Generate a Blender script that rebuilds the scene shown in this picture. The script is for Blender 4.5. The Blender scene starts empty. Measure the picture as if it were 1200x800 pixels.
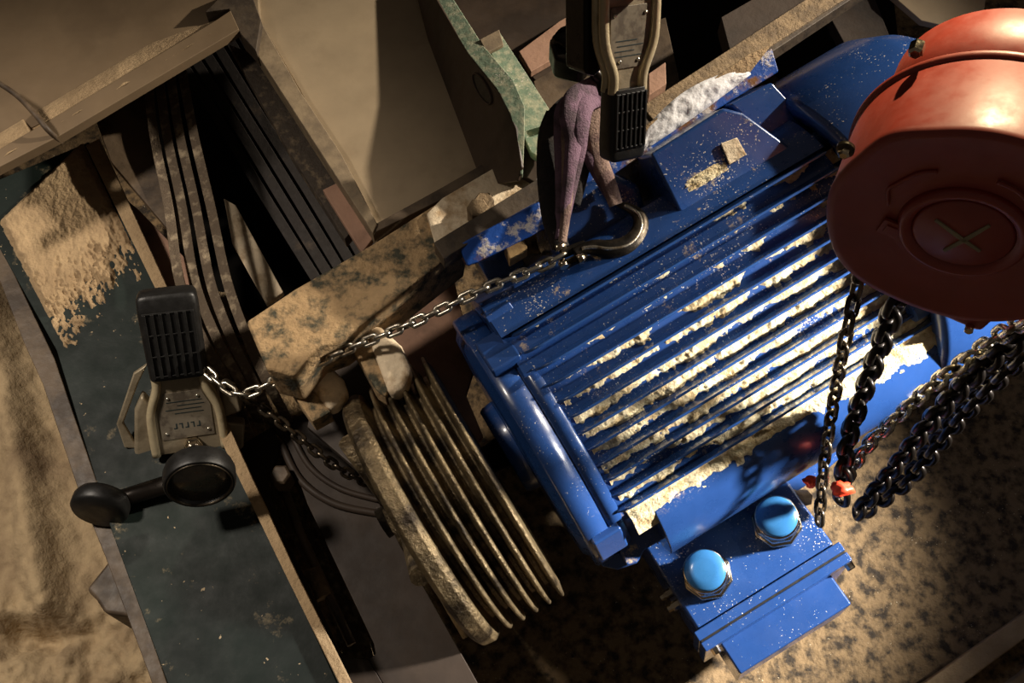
import bpy, bmesh, math, random
from mathutils import Vector, Matrix, noise
random.seed(7)
PI = math.pi
S = bpy.context.scene
COL = S.collection

# ------------------------------------------------------------------ camera, world, lights
PITCH = math.radians(63)
FW = Vector((0, math.cos(PITCH), -math.sin(PITCH)))
RT = Vector((1, 0, 0))
UP = RT.cross(FW)
BK = -FW
CAM = Vector((0, 0, .40)) - FW * 1.2
cd = bpy.data.cameras.new('camera'); cam = bpy.data.objects.new('camera', cd); COL.objects.link(cam)
cd.sensor_width = 36; cd.lens = 36; cd.clip_start = .02
cam.matrix_world = Matrix.Translation(CAM) @ Matrix((RT, UP, BK)).transposed().to_4x4()
S.camera = cam
S.view_settings.view_transform = 'Standard'; S.view_settings.look = 'None'
S.view_settings.exposure = 0.0; S.view_settings.gamma = 1.0; S.view_settings.use_curve_mapping = False

w = bpy.data.worlds.new('pit'); S.world = w; w.use_nodes = True
w.node_tree.nodes['Background'].inputs[0].default_value = (.95, .78, .62, 1)
w.node_tree.nodes['Background'].inputs[1].default_value = .048

def spot(name, loc, target, power, color, angle, blend, size):
    l = bpy.data.lights.new(name, 'SPOT'); l.energy = power; l.color = color
    l.spot_size = math.radians(angle); l.spot_blend = blend; l.shadow_soft_size = size
    o = bpy.data.objects.new(name, l); COL.objects.link(o)
    o.location = loc
    o.rotation_euler = (Vector(target) - Vector(loc)).to_track_quat('-Z', 'Y').to_euler()
    return o
# torch beam from the right onto the motor; spots beyond the right and far sides; an added weak fill brightening the left
spot('beam_lamp', (1.28, -.02, 1.02), (.41, -.10, .33), 430, (1, .94, .86), 38, .85, .05)
spot('guard_lamp', (1.7, .85, 1.40), (-.12, .20, .42), 300, (1, .88, .72), 30, .9, .03)
spot('hoist_lamp', (.70, 1.3, 1.75), (.48, .05, .86), 330, (1, .84, .50), 17, .8, .03)
spot('left_fill', (-1.2, .1, 1.9), (-.66, -.20, .3), 115, (1, .88, .75), 54, 1, .10)

# ------------------------------------------------------------------ pixel -> world helpers
def ray(px, py): return FW + RT * ((px - 600) / 1200) + UP * ((400 - py) / 1200)
def W(px, py, z):
    d = ray(px, py); return CAM + d * ((z - CAM.z) / d.z)
def onp(px, py, o, n):
    d = ray(px, py); return CAM + d * ((o - CAM).dot(n) / d.dot(n))

class Frame:
    def __init__(s, o, a, n):
        s.o = Vector(o); s.n = Vector(n).normalized(); s.a = Vector(a); s.a = (s.a - s.n * s.a.dot(s.n)).normalized(); s.q = s.n.cross(s.a)
    def pt(s, u, v, h=0): return s.o + s.a * u + s.q * v + s.n * h
    def loc(s, px, py, h=0):
        p = onp(px, py, s.o + s.n * h, s.n) - s.o; return (p.dot(s.a), p.dot(s.q))
    def mat(s): return Matrix((s.a, s.q, s.n)).transposed().to_4x4()
FLAT = {}
def flat(z):
    if z not in FLAT: FLAT[z] = Frame((0, 0, z), (1, 0, 0), (0, 0, 1))
    return FLAT[z]
def rub(x, y, z): return (RT*x + UP*y + BK*z).normalized()
def frame3(p0, p1, p2):            # plane through three points, normal towards the camera
    p0, p1, p2 = Vector(p0), Vector(p1), Vector(p2)
    n = (p1 - p0).cross(p2 - p0)
    if n.dot(BK) < 0: n = -n
    return Frame(p0, p1 - p0, n)

# ------------------------------------------------------------------ mesh building
class MB:
    def __init__(s): s.v = []; s.f = []; s.sm = []
    def add(s, vs, fs, smooth=False):
        b = len(s.v); s.v += [Vector(v) for v in vs]
        for f in fs: s.f.append([i + b for i in f]); s.sm.append(smooth)
        return s
    def loft(s, rings, closed=True, caps=True, smooth=True):
        n = len(rings[0]); vs = [p for r in rings for p in r]; fs = []
        for i in range(len(rings) - 1):
            for j in range(n if closed else n - 1):
                k = (j + 1) % n
                fs.append((i*n + j, i*n + k, (i+1)*n + k, (i+1)*n + j))
        b = len(s.v); s.add(vs, fs, smooth)
        if caps:
            s.f.append([b + j for j in range(n)][::-1]); s.sm.append(False)
            s.f.append([b + (len(rings)-1)*n + j for j in range(n)]); s.sm.append(False)
        return s
    def prism(s, fr, uv, h0, h1):   # polygon in frame coordinates, from h0 to h1
        a = sum(uv[i][0]*uv[(i+1) % len(uv)][1] - uv[(i+1) % len(uv)][0]*uv[i][1] for i in range(len(uv)))
        if a < 0: uv = uv[::-1]
        return s.loft([[fr.pt(u, v, h0) for u, v in uv], [fr.pt(u, v, h1) for u, v in uv]], smooth=False)
    def pprism(s, fr, pix, h0, h1):  # outline seen at height h1
        return s.prism(fr, [fr.loc(x, y, h1) for x, y in pix], h0, h1)
    def box(s, fr, u0, u1, v0, v1, h0, h1):
        return s.prism(fr, [(u0, v0), (u1, v0), (u1, v1), (u0, v1)], h0, h1)
    def tube(s, pts, r, n=10, flatn=None, sq=1.0, caps=True):
        pts = [Vector(p) for p in pts]; rs = r if isinstance(r, (list, tuple)) else [r]*len(pts)
        rings = []; ref = flatn
        for i, p in enumerate(pts):
            t = (pts[min(i+1, len(pts)-1)] - pts[max(i-1, 0)]).normalized()
            if ref is None: ref = Vector((0, 0, 1)) if abs(t.z) < .9 else Vector((1, 0, 0))
            x = ref - t * ref.dot(t); x.normalize(); y = t.cross(x)
            if flatn is None: ref = x
            rings.append([p + x * (math.cos(2*PI*j/n)*rs[i]*sq) + y * (math.sin(2*PI*j/n)*rs[i]) for j in range(n)])
        return s.loft(rings, caps=caps)
    def lathe(s, fr, prof, n=48, smooth=True, caps=True, axis='n', c=(0, 0), poly=None):
        # prof: (height along axis, radius)
        rings = []
        for h, r in prof:
            ring = []
            for j in range(n):
                a = 2*PI*j/n
                if axis == 'n': ring.append(fr.pt(c[0] + r*math.cos(a), c[1] + r*math.sin(a), h))
                else: ring.append(fr.pt(h, c[0] + r*math.cos(a), c[1] + r*math.sin(a)))
            rings.append(ring)
        return s.loft(rings, caps=caps, smooth=smooth)
    def blob(s, c, r, seed=0, amp=.3, sub=2, fr=None, scale=(1, 1, 1)):
        bm = bmesh.new(); bmesh.ops.create_icosphere(bm, subdivisions=sub, radius=1)
        fr = fr or Frame((0, 0, 0), (1, 0, 0), (0, 0, 1))
        vs = []
        for v in bm.verts:
            k = 1 + amp * noise.noise(v.co * 1.7 + Vector((seed*3.1, seed, 0)))
            p = v.co * k * r
            vs.append(Vector(c) + fr.a*p.x*scale[0] + fr.q*p.y*scale[1] + fr.n*p.z*scale[2])
        s.add(vs, [[v.index for v in f.verts] for f in bm.faces], True); bm.free(); return s
    def build(s, name, mat, parent=None, bevel=0, at=None, seg=2, wn=False):
        c = Vector(at) if at is not None else sum(s.v, Vector()) / max(1, len(s.v))
        me = bpy.data.meshes.new(name); me.from_pydata([v - c for v in s.v], [], s.f)
        me.polygons.foreach_set('use_smooth', s.sm); me.validate(); me.update()
        bm = bmesh.new(); bm.from_mesh(me); bmesh.ops.recalc_face_normals(bm, faces=bm.faces); bm.to_mesh(me); bm.free()
        me.materials.append(mat)
        o = bpy.data.objects.new(name, me); COL.objects.link(o)
        if parent: o.parent = parent
        o.location = c - WP(parent)
        WPOS[o.name] = c
        if bevel:
            b = o.modifiers.new('bevel', 'BEVEL'); b.width = bevel; b.segments = seg; b.limit_method = 'ANGLE'; b.angle_limit = math.radians(40); b.harden_normals = True
            for p in me.polygons: p.use_smooth = True
        return o
WPOS = {}
def WP(o): return Vector((0, 0, 0)) if o is None else WPOS[o.name]
def thing(name, label, cat, loc, group=None):
    o = bpy.data.objects.new(name, None); COL.objects.link(o); o.location = loc; o.empty_display_size = .02
    WPOS[o.name] = Vector(loc); return tag(o, label, cat, group)
def tag(o, label, cat, group=None, kind=None):
    o['label'] = label; o['category'] = cat
    if group: o['group'] = group
    if kind: o['kind'] = kind
    return o
def struct(o, label=None):
    o['kind'] = 'structure'
    return o
def fbm(x, y, z=0, o=4):
    return noise.fractal(Vector((x, y, z)), 1.0, 2.0, o)
def smooth_path(pts, n=8):
    P = [Vector(p) for p in pts]; out = []
    for i in range(len(P) - 1):
        p0, p1, p2, p3 = P[max(i-1, 0)], P[i], P[i+1], P[min(i+2, len(P)-1)]
        for k in range(n):
            t = k / n
            out.append(.5*((2*p1) + (p2-p0)*t + (2*p0-5*p1+4*p2-p3)*t*t + (3*p1-p0-3*p2+p3)*t**3))
    return out + [P[-1]]

# ------------------------------------------------------------------ materials
def srgb(r, g, b):
    f = lambda c: c/12.92 if c <= .04045 else ((c+.055)/1.055)**2.4
    return (f(r/255), f(g/255), f(b/255), 1)
def mat(name, base, rough=.6, metal=0, base2=None, bscale=8, bthr=(.45, .6), dust=0, dustcol=(205, 180, 140), dscale=14, dwidth=.08, up=.25,
        speck=0, speckcol=(215, 205, 190), sscale=300, bump=.3, bumpscale=60, coat=0, rough2=None, detail=6, spec=None, stretch=None, metal2=None):
    m = bpy.data.materials.new(name); m.use_nodes = True; nt = m.node_tree; N = nt.nodes; L = nt.links
    bs = N['Principled BSDF']; geo = N.new('ShaderNodeNewGeometry')
    vec = geo.outputs['Position']
    if stretch:
        mp = N.new('ShaderNodeMapping'); mp.inputs['Rotation'].default_value = stretch[0]; mp.inputs['Scale'].default_value = stretch[1]
        L.new(vec, mp.inputs[0]); vec = mp.outputs[0]
    def nz(scale, det=detail, v=None, r=.6):
        n = N.new('ShaderNodeTexNoise'); n.inputs['Scale'].default_value = scale; n.inputs['Detail'].default_value = det; n.inputs['Roughness'].default_value = r
        L.new(v or vec, n.inputs['Vector']); return n.outputs['Fac']
    def rng(x, a, b, lo=0, hi=1):
        r = N.new('ShaderNodeMapRange'); r.inputs[1].default_value = a; r.inputs[2].default_value = b; r.inputs[3].default_value = lo; r.inputs[4].default_value = hi
        L.new(x, r.inputs[0]); return r.outputs[0]
    def mix(fac, A, B):
        x = N.new('ShaderNodeMix'); x.data_type = 'RGBA'; L.new(fac, x.inputs[0])
        for s_, v_ in ((6, A), (7, B)):
            if isinstance(v_, tuple): x.inputs[s_].default_value = v_
            else: L.new(v_, x.inputs[s_])
        return x.outputs[2]
    def math_(op, x, y):
        k = N.new('ShaderNodeMath'); k.operation = op
        for i, v_ in enumerate((x, y)):
            if isinstance(v_, (int, float)): k.inputs[i].default_value = v_
            else: L.new(v_, k.inputs[i])
        return k.outputs[0]
    col = srgb(*base); roughs = rough
    b1 = mix(nz(bscale*3), tuple(c*.78 for c in col[:3]) + (1,), tuple(min(1, c*1.2) for c in col[:3]) + (1,))
    out = b1; rg = None
    if base2:
        f2 = rng(nz(bscale), *bthr); out = mix(f2, out, srgb(*base2))
        if rough2 is not None: rg = rng(f2, 0, 1, rough, rough2)
        if metal2 is not None: L.new(rng(f2, 0, 1, metal, metal2), bs.inputs['Metallic'])
    masks = None
    if dust or speck:
        sep = N.new('ShaderNodeSeparateXYZ'); L.new(geo.outputs['Normal'], sep.inputs[0])
        upm = rng(sep.outputs[2], up, up + .25)
        if dust:
            nn = math_('ADD', nz(dscale, 8, geo.outputs['Position'], .7), math_('MULTIPLY', nz(sscale, 3, geo.outputs['Position']), .12))
            dm = math_('MULTIPLY', rng(nn, 1.06 - dust - dwidth*.5, 1.06 - dust + dwidth*.5), upm); masks = dm
            dcol = srgb(*dustcol); d2 = mix(nz(250, 3, geo.outputs['Position']), tuple(c*.7 for c in dcol[:3]) + (1,), dcol)
            out = mix(dm, out, d2)
        if speck:
            vo = nz(sscale, 2, geo.outputs['Position']); big = nz(18, 4, geo.outputs['Position'])
            sm_ = math_('MULTIPLY', rng(math_('ADD', vo, math_('MULTIPLY', big, .45)), 1.02 - speck, 1.06 - speck), upm)
            out = mix(sm_, out, srgb(*speckcol)); masks = sm_ if masks is None else math_('MAXIMUM', masks, sm_)
    L.new(out, bs.inputs['Base Color'])
    if metal2 is None or not base2: bs.inputs['Metallic'].default_value = metal
    if metal and masks is not None:
        L.new(math_('MULTIPLY', math_('SUBTRACT', 1, masks), metal), bs.inputs['Metallic'])
    if rg is None:
        rg = rng(nz(bscale*5, 4), .3, .7, max(0, rough - .08), min(1, rough + .08))
    if masks is not None: rg = math_('MAXIMUM', rg, math_('MULTIPLY', masks, .9))
    L.new(rg, bs.inputs['Roughness'])
    if coat: bs.inputs['Coat Weight'].default_value = coat; bs.inputs['Coat Roughness'].default_value = .12
    if spec is not None: bs.inputs['Specular IOR Level'].default_value = spec
    if bump:
        bp = N.new('ShaderNodeBump'); bp.inputs['Strength'].default_value = bump; bp.inputs['Distance'].default_value = .004
        h = nz(bumpscale, 6)
        if masks is not None: h = math_('ADD', h, math_('MULTIPLY', masks, .35))
        L.new(h, bp.inputs['Height']); L.new(bp.outputs[0], bs.inputs['Normal'])
    return m
M = {}
M['blue'] = mat('blue_paint', (34, 66, 122), .30, bump=.06, bumpscale=90, coat=.4, speck=.13, sscale=420, dust=.36, dscale=26, up=.55)
M['blue_clean'] = mat('blue_paint_clean', (34, 66, 122), .30, bump=.06, bumpscale=90, coat=.4, speck=.10, sscale=420, up=.5)
M['blue_gloss'] = mat('blue_paint_gloss', (38, 72, 128), .2, bump=.05, bumpscale=90, coat=.8, speck=.10, sscale=420, up=.5, spec=.8)
M['blue_rust'] = mat('blue_paint_rusty', (30, 76, 158), .4, base2=(120, 80, 45), bscale=22, bthr=(.52, .60), rough2=.9, bump=.4, dust=.42, dustcol=(215, 205, 195), dscale=30, up=.2)
M['cap'] = mat('light_blue_plastic', (50, 108, 160), .28, bump=.02, coat=.3)
M['chrome'] = mat('nickel_plated_brass', (215, 200, 175), .16, 1, bump=.08, bumpscale=150, base2=(120, 105, 85), bscale=40, bthr=(.55, .7))
M['sawdust'] = mat('pale_sawdust', (232, 216, 176), .95, base2=(205, 178, 130), bscale=60, bump=1.0, bumpscale=330)
M['powder'] = mat('sunlit_powder', (250, 248, 252), .9, bump=.25, bumpscale=300, base2=(226, 210, 192), bscale=30, bthr=(.66, .8))  # pale sand made near-white so its colour carries a patch of sunlight
M['sand'] = mat('tan_sand', (176, 150, 114), .95, base2=(140, 116, 86), bscale=12, bthr=(.4, .7), bump=.9, bumpscale=150)
M['ground'] = mat('brown_soil', (172, 150, 116), .95, base2=(118, 98, 74), bscale=9, bthr=(.42, .7), bump=.9, bumpscale=70)
M['floor'] = mat('grimy_floor', (136, 112, 80), .9, base2=(52, 43, 33), bscale=50, bthr=(.44, .62), bump=1.0, bumpscale=120, speck=.07, speckcol=(215, 195, 160), sscale=260, detail=9)
M['sheet'] = mat('beige_sheet', (158, 140, 114), .5, base2=(120, 102, 80), bscale=7, bthr=(.52, .8), bump=.08, bumpscale=40, spec=.35)
M['sheet_dark'] = mat('shaded_sheet', (116, 98, 76), .55, base2=(94, 78, 60), bscale=6, bthr=(.5, .8), bump=.08, bumpscale=40, spec=.3)  # darker copy of the beige sheet, casing's shade put into the colour
M['sheet_edge'] = mat('beige_edge', (142, 124, 98), .7, base2=(104, 90, 72), bscale=34, bthr=(.42, .72), bump=.3)
M['sheet_inner'] = mat('brown_sheet', (74, 60, 48), .55, base2=(56, 45, 36), bscale=8, bump=.1)
M['green'] = mat('green_paint', (124, 142, 120), .5, base2=(186, 182, 152), bscale=110, bthr=(.44, .70), rough2=.9, bump=.3, bumpscale=160, speck=.12, sscale=350)
M['dkgreen'] = mat('dark_green_paint', (17, 28, 24), .65, base2=(12, 21, 18), bscale=6, dust=.37, dustcol=(120, 108, 84), dscale=16, bump=.15, speck=.07, speckcol=(170, 150, 120), sscale=130, spec=.3)
M['grimy'] = mat('grimy_steel', (176, 146, 106), .9, base2=(70, 68, 54), bscale=55, bthr=(.46, .64), bump=1.0, bumpscale=130, detail=9)
M['brownsteel'] = mat('brown_steel', (96, 80, 62), .6, base2=(60, 48, 36), bscale=14, bump=.3)
M['darkrust'] = mat('mottled_bar', (62, 52, 42), .8, base2=(128, 110, 86), bscale=50, bthr=(.52, .72), bump=.8, bumpscale=120)
M['rusty'] = mat('dusty_bar', (140, 118, 88), .8, base2=(92, 76, 56), bscale=60, bthr=(.4, .68), bump=.8, bumpscale=150)
M['darkbar'] = mat('dark_bar', (78, 66, 52), .65, base2=(60, 50, 40), bscale=40, bump=.4)
M['pink'] = mat('pinkish_board', (162, 126, 104), .85, base2=(118, 92, 76), bscale=12, bthr=(.5, .7), bump=.4)
M['wood'] = mat('wood', (205, 165, 108), .8, base2=(160, 118, 70), bscale=30, bump=.5, bumpscale=120)
M['belt'] = mat('dusty_belt', (92, 78, 62), .85, base2=(176, 158, 130), bscale=60, bthr=(.52, .76), bump=.6, bumpscale=160)
M['belt_dark'] = mat('black_belt', (34, 28, 24), .8, base2=(70, 58, 46), bscale=20, bthr=(.6, .75), bump=.4)
M['pitch'] = mat('shade_black', (14, 12, 10), .8, bump=.2, spec=.1)  # near-black for the plates that paint in deep shade
M['guardm'] = mat('guard_brown', (54, 44, 36), .6, base2=(42, 34, 28), bscale=8, bump=.1, spec=.25)
M['cream'] = mat('cream_powder', (234, 214, 182), .95, base2=(170, 138, 98), bscale=30, bthr=(.5, .68), bump=.6, bumpscale=140)
M['pulley'] = mat('greasy_iron', (138, 120, 90), .36, .6, base2=(56, 47, 36), bscale=26, bthr=(.4, .62), bump=1.0, bumpscale=140, stretch=((0, 0, 0), (1, 1, 1)))
M['black'] = mat('black_plastic', (22, 21, 20), .45, bump=.15, base2=(44, 40, 36), bscale=20, bthr=(.6, .8))
M['blackmetal'] = mat('black_oxide', (32, 27, 23), .32, .7, bump=.1)
M['chain'] = mat('zinc_chain', (196, 188, 172), .27, .95, base2=(96, 84, 68), bscale=50, bthr=(.5, .65), bump=.1, rough2=.5)
M['chain_dim'] = mat('dull_chain', (120, 108, 92), .3, .9, base2=(56, 48, 40), bscale=50, bump=.1)
M['hook'] = mat('worn_hook', (96, 86, 72), .30, .85, base2=(30, 26, 22), bscale=26, bthr=(.36, .56), bump=.2, rough2=.5)
M['cast'] = mat('grey_cast', (150, 137, 114), .45, .35, base2=(104, 92, 72), bscale=22, bthr=(.5, .7), bump=.2, bumpscale=120)
M['cast_light'] = mat('worn_rim', (196, 180, 146), .38, .35, base2=(130, 112, 84), bscale=40, bthr=(.55, .75), bump=.2)
M['plate'] = mat('name_plate', (120, 110, 94), .5, .2, base2=(92, 82, 70), bscale=60, bthr=(.5, .6), bump=.1)
M['ink'] = mat('dark_print', (30, 42, 42), .6, bump=0)
M['rivet'] = mat('bright_rivet', (225, 220, 205), .25, .9, bump=0)
M['glass'] = mat('dial_face', (70, 66, 58), .3, .5, base2=(100, 90, 74), bscale=30, bump=.05, coat=.8)
M['red'] = mat('red_enamel', (146, 50, 36), .48, bump=.06, bumpscale=30, coat=0, spec=.8, base2=(128, 44, 32), bscale=14, bthr=(.5, .8))
M['red_plastic'] = mat('red_plastic', (230, 70, 40), .45, bump=.05)
M['chalk'] = mat('chalk_mark', (150, 140, 112), .95, bump=.4)
M['purple'] = mat('purple_webbing', (128, 100, 118), .9, base2=(92, 76, 84), bscale=40, bump=.6, bumpscale=400)
M['tanweb'] = mat('dusty_webbing', (158, 132, 118), .9, base2=(120, 96, 92), bscale=40, bump=.6, bumpscale=400)
M['blackweb'] = mat('black_webbing', (30, 26, 24), .9, base2=(52, 44, 38), bscale=30, bump=.5, bumpscale=300)
M['wallm'] = mat('dark_wall', (62, 50, 40), .85, base2=(44, 36, 30), bscale=6, bump=.4)

# ------------------------------------------------------------------ setting: floor, soil
def sheetmesh(name, fn, nx, ny, m, **k):
    vs = [fn(i/(nx-1), j/(ny-1)) for j in range(ny) for i in range(nx)]
    fs = [(j*nx+i, j*nx+i+1, (j+1)*nx+i+1, (j+1)*nx+i) for j in range(ny-1) for i in range(nx-1)]
    return MB().add(vs, fs, True).build(name, m, **k)
def floor_fn(u, v):
    x = -1.5 + 3.2*u; y = -1.1 + 3.1*v
    return Vector((x, y, .006*fbm(x*6, y*6) + .003*fbm(x*30, y*30, 3)))
struct(sheetmesh('floor', floor_fn, 220, 220, M['floor']))
struct(MB().box(flat(0), -1.6, 1.8, 1.98, 2.06, -.05, 1.3).build('wall_back', M['wallm']))
struct(MB().box(flat(0), -1.62, -1.5, -1.1, 2.0, -.05, .9).build('wall_left', M['wallm']))

# soil bank, lower left
def soil(u, v):
    px = -60 + 330*u; py = 340 + 520*v
    p = W(px, py, .10)
    d = (px - (5 + (py-400)*.20)) / 24
    ridge = .030*math.exp(-d*d) if py < 720 else .030*math.exp(-d*d)*max(0, 1-(py-720)/60)
    pit = -.060*math.exp(-(((px-45)/50)**2 + ((py-748)/18)**2))
    step = .025/(1+math.exp((px-20-(py-400)*.2)/6))
    z = ridge + pit + step + .012*fbm(p.x*9, p.y*9, 2) + .004*fbm(p.x*50, p.y*50, 5) + .016*max(0, min(1, (py-690)/30))*fbm(p.x*26, p.y*26, 9)
    return p + Vector((0, 0, z))
tag(sheetmesh('soil', soil, 130, 190, M['ground']), 'pale brown soil bank along the left edge below the green beam', 'soil', kind='stuff')

# ------------------------------------------------------------------ motor
ma = (RT*math.cos(math.radians(30.7)) + UP*math.sin(math.radians(30.7)) + FW*.07).normalized()
n0 = (BK - ma*BK.dot(ma)).normalized(); q0 = n0.cross(ma)
mn = math.cos(math.radians(10))*n0 - math.sin(math.radians(10))*q0
MF = Frame(W(614, 514, .30), ma, mn)
motor = thing('electric_motor', 'large blue ribbed electric motor strewn with sawdust', 'motor', MF.pt(.25, 0, -.19))
def htip(t): return .168*math.sqrt(max(0, 1 - abs(t/.205)**3))
T0, DT = .1385, .0203
fins = [T0 - DT*k for k in range(12)]
def prof(t):
    if -.098 < t < .146: return htip(t) - .018
    return htip(t) - .004
R0 = .186
def core(t): return prof(t) if t > -.098 else max(.01, min(prof(t), math.sqrt(max(0, .160**2 - t*t))))
ts = [-.159 + .345*i/110 for i in range(111)]
pts = [(t, max(core(t), .005)) for t in ts] + [(R0*math.cos(a), R0*math.sin(a)) for a in [-i*PI/24 for i in range(0, 12)]] + [(.160*math.cos(a), .160*math.sin(a)) for a in [-i*PI/24 for i in range(12, 24)]]
rings = [[MF.pt(s, t - .005, h) for t, h in pts] for s in (.030, .445)]
MB().loft(rings, smooth=False).build('motor_frame', M['blue'], motor)
# smooth band of the frame below the fins, starting a little to the right of the shield
bt_ = [-.096 - .090*i/40 for i in range(41)]
pts = [(t, max(prof(t), .02) if t < -.098 else prof(-.0981) - .002) for t in bt_] + [(R0*math.cos(a), R0*math.sin(a)) for a in [PI + i*PI/24 for i in range(1, 10)]]
pts += [(.150*math.cos(a), .150*math.sin(a)) for a in [PI + i*PI/12 for i in range(4, -1, -1)]] + [(-.11, .09), (-.094, .11)]
def bstart(t): return .078 + .35*max(0, -.12 - t)*0 + (.012 if t > -.11 else 0)
rings = [[MF.pt(s, t - .005, h) for t, h in pts] for s in (.078, .505)]
MB().loft(rings, smooth=False).build('frame_band', M['blue'], motor, bevel=.003)
for k, t in enumerate(fins):
    b = MB(); ht = htip(t)
    s1 = .440 + .03*(k/11)
    # rounded root at the left end
    prof2 = [(s1, ht-.032), (s1, ht), (.066, ht)] + [(.066 - .026*math.sin(a), ht - .018 + .018*math.cos(a)) for a in (.3, .6, .9, 1.2, 1.5)] + [(.040, ht-.032)]
    w2 = .0016
    b.loft([[MF.pt(s, t - w2*1.25 if h < ht-.02 else t - w2, h) for s, h in prof2], [MF.pt(s, t + w2*1.25 if h < ht-.02 else t + w2, h) for s, h in prof2]], smooth=False)
    b.build('cooling_fin', M['blue_gloss'], motor, bevel=.0012, seg=3)
# end shield (left) and its flange
b = MB(); b.lathe(MF, [(-.012, .09), (-.012, .118), (-.010, .150), (-.004, .158), (-.0035, .1695), (-.001, .172), (.0255, .172)], axis='a', n=72, c=(-.004, 0))
b.lathe(MF, [(.0255, .168), (.0275, .168)], axis='a', n=72, c=(-.004, 0), caps=False)
b.lathe(MF, [(.0275, .1715), (.044, .171), (.046, .168)], axis='a', n=72, c=(-.004, 0))
sh = b.build('end_shield', M['blue_clean'], motor)
b = MB(); b.lathe(MF, [(-.03, .03), (-.03, .055), (-.026, .058), (-.012, .06)], axis='a', n=40); b.build('bearing_cover', M['blue_clean'], motor, bevel=.001)
MB().lathe(MF, [(-.20, .017), (-.20, .019), (-.02, .019)], axis='a', n=28).build('shaft', M['hook'], motor)
for ang in (42, 132, 222, 312):
    a = math.radians(ang); ct, ch = .155*math.cos(a), .155*math.sin(a)
    fr = Frame(MF.pt(.02, ct, ch), MF.a, MF.q*math.cos(a) + MF.n*math.sin(a))
    MB().box(fr, -.018, .018, -.024, .024, -.03, .026).build('flange_lug', M['blue_clean'], motor, bevel=.003)
# corner lugs seen beside the shield
b = MB(); b.pprism(Frame(MF.pt(0, 0, .11), MF.a, MF.n), [(568, 372), (597, 353), (616, 380), (588, 402)], -.05, .0)
b.build('shield_boss', M['blue_clean'], motor, bevel=.002)
fr = Frame(MF.pt(0, 0, .092), MF.a, MF.n)
b = MB(); b.pprism(fr, [(716, 617), (764, 597), (782, 630), (756, 645), (748, 660), (734, 664)], -.08, .0)
b.build('shield_boss', M['blue'], motor, bevel=.003)
b = MB(); b.pprism(Frame(MF.pt(0, 0, .045), MF.a, MF.n), [(684, 625), (712, 612), (748, 660), (724, 668), (706, 664)], -.06, .0)
b.build('shield_boss', M['blue_clean'], motor, bevel=.002)
b = MB(); b.pprism(Frame(MF.pt(0, 0, .05), MF.a, MF.n), [(768, 640), (1000, 500), (1010, 516), (960, 560), (900, 600), (835, 640), (780, 664)], -.05, -.03)
b.build('frame_web', M['blue_clean'], motor, bevel=.004)
# lower body band edge rib
b = MB(); b.box(MF, .075, .50, -.194, -.186, -.02, .035); b.build('frame_rib', M['blue_clean'], motor, bevel=.002)
# right end ring and fan cover
b = MB(); b.lathe(MF, [(.44, .13), (.44, .165), (.462, .168), (.462, .13)], axis='a', n=64); b.build('end_shield', M['blue_clean'], motor, bevel=.002)
b = MB(); b.lathe(MF, [(.452, .185), (.449, .200), (.452, .207), (.458, .210), (.585, .210), (.622, .196), (.640, .16), (.642, .10), (.642, .01)], axis='a', n=90, c=(.010, 0), caps=False)
o = b.build('fan_cover', M['blue_clean'], motor)
sm = o.modifiers.new('thickness', 'SOLIDIFY'); sm.thickness = .003
for t, h in ((.165, .05), (.145, .10), (-.06, .16), (-.15, .09)):
    fr = Frame(MF.pt(.452, t, h), MF.a, MF.q*t + MF.n*h)
    MB().tube([fr.pt(-.018, 0, .004), fr.pt(.012, 0, .004)], .011, 14).build('cover_bolt', M['blue_clean'], motor)
MB().lathe(Frame(MF.pt(.50, .135, .160), MF.a, MF.q*.135 + MF.n*.165), [(-.002, .007), (.004, .006), (.006, .003)], n=12).build('cover_screw', M['wood'], motor)
# feet: a long pad plate along the rail, block castings between it and the frame
fr = Frame(MF.pt(0, 0, .05), MF.a, MF.n)
def foot(name, pix, h1, h0, m, bev=.002):
    f = Frame(MF.pt(0, 0, h1), MF.a, MF.n); return MB().pprism(f, pix, h0-h1, 0).build(name, m, motor, bevel=bev)
foot('foot_pad', [(537, 287), (548, 312), (560, 308), (640, 268), (632, 236)], .055, .015, M['blue_rust'])
foot('foot_pad', [(662, 222), (668, 240), (760, 178), (913, 84), (905, 56), (760, 148)], .055, .015, M['blue_rust'])
foot('foot_block', [(556, 300), (600, 276), (625, 330), (585, 352)], -.01, -.07, M['blue_clean'])
foot('foot_block', [(645, 262), (672, 222), (720, 200), (752, 215), (762, 258), (748, 290), (690, 318), (655, 305)], .070, -.06, M['blue'], .012)
foot('foot_block', [(762, 181), (848, 126), (872, 132), (935, 178), (803, 262)], .112, -.10, M['blue'], .004)
foot('foot_web', [(855, 122), (905, 96), (975, 172), (930, 186)], .075, -.06, M['blue_clean'], .003)
foot('frame_shoulder', [(598, 335), (650, 300), (700, 318), (790, 262), (800, 275), (640, 362), (612, 385)], .088, -.06, M['blue'], .005)
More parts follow.
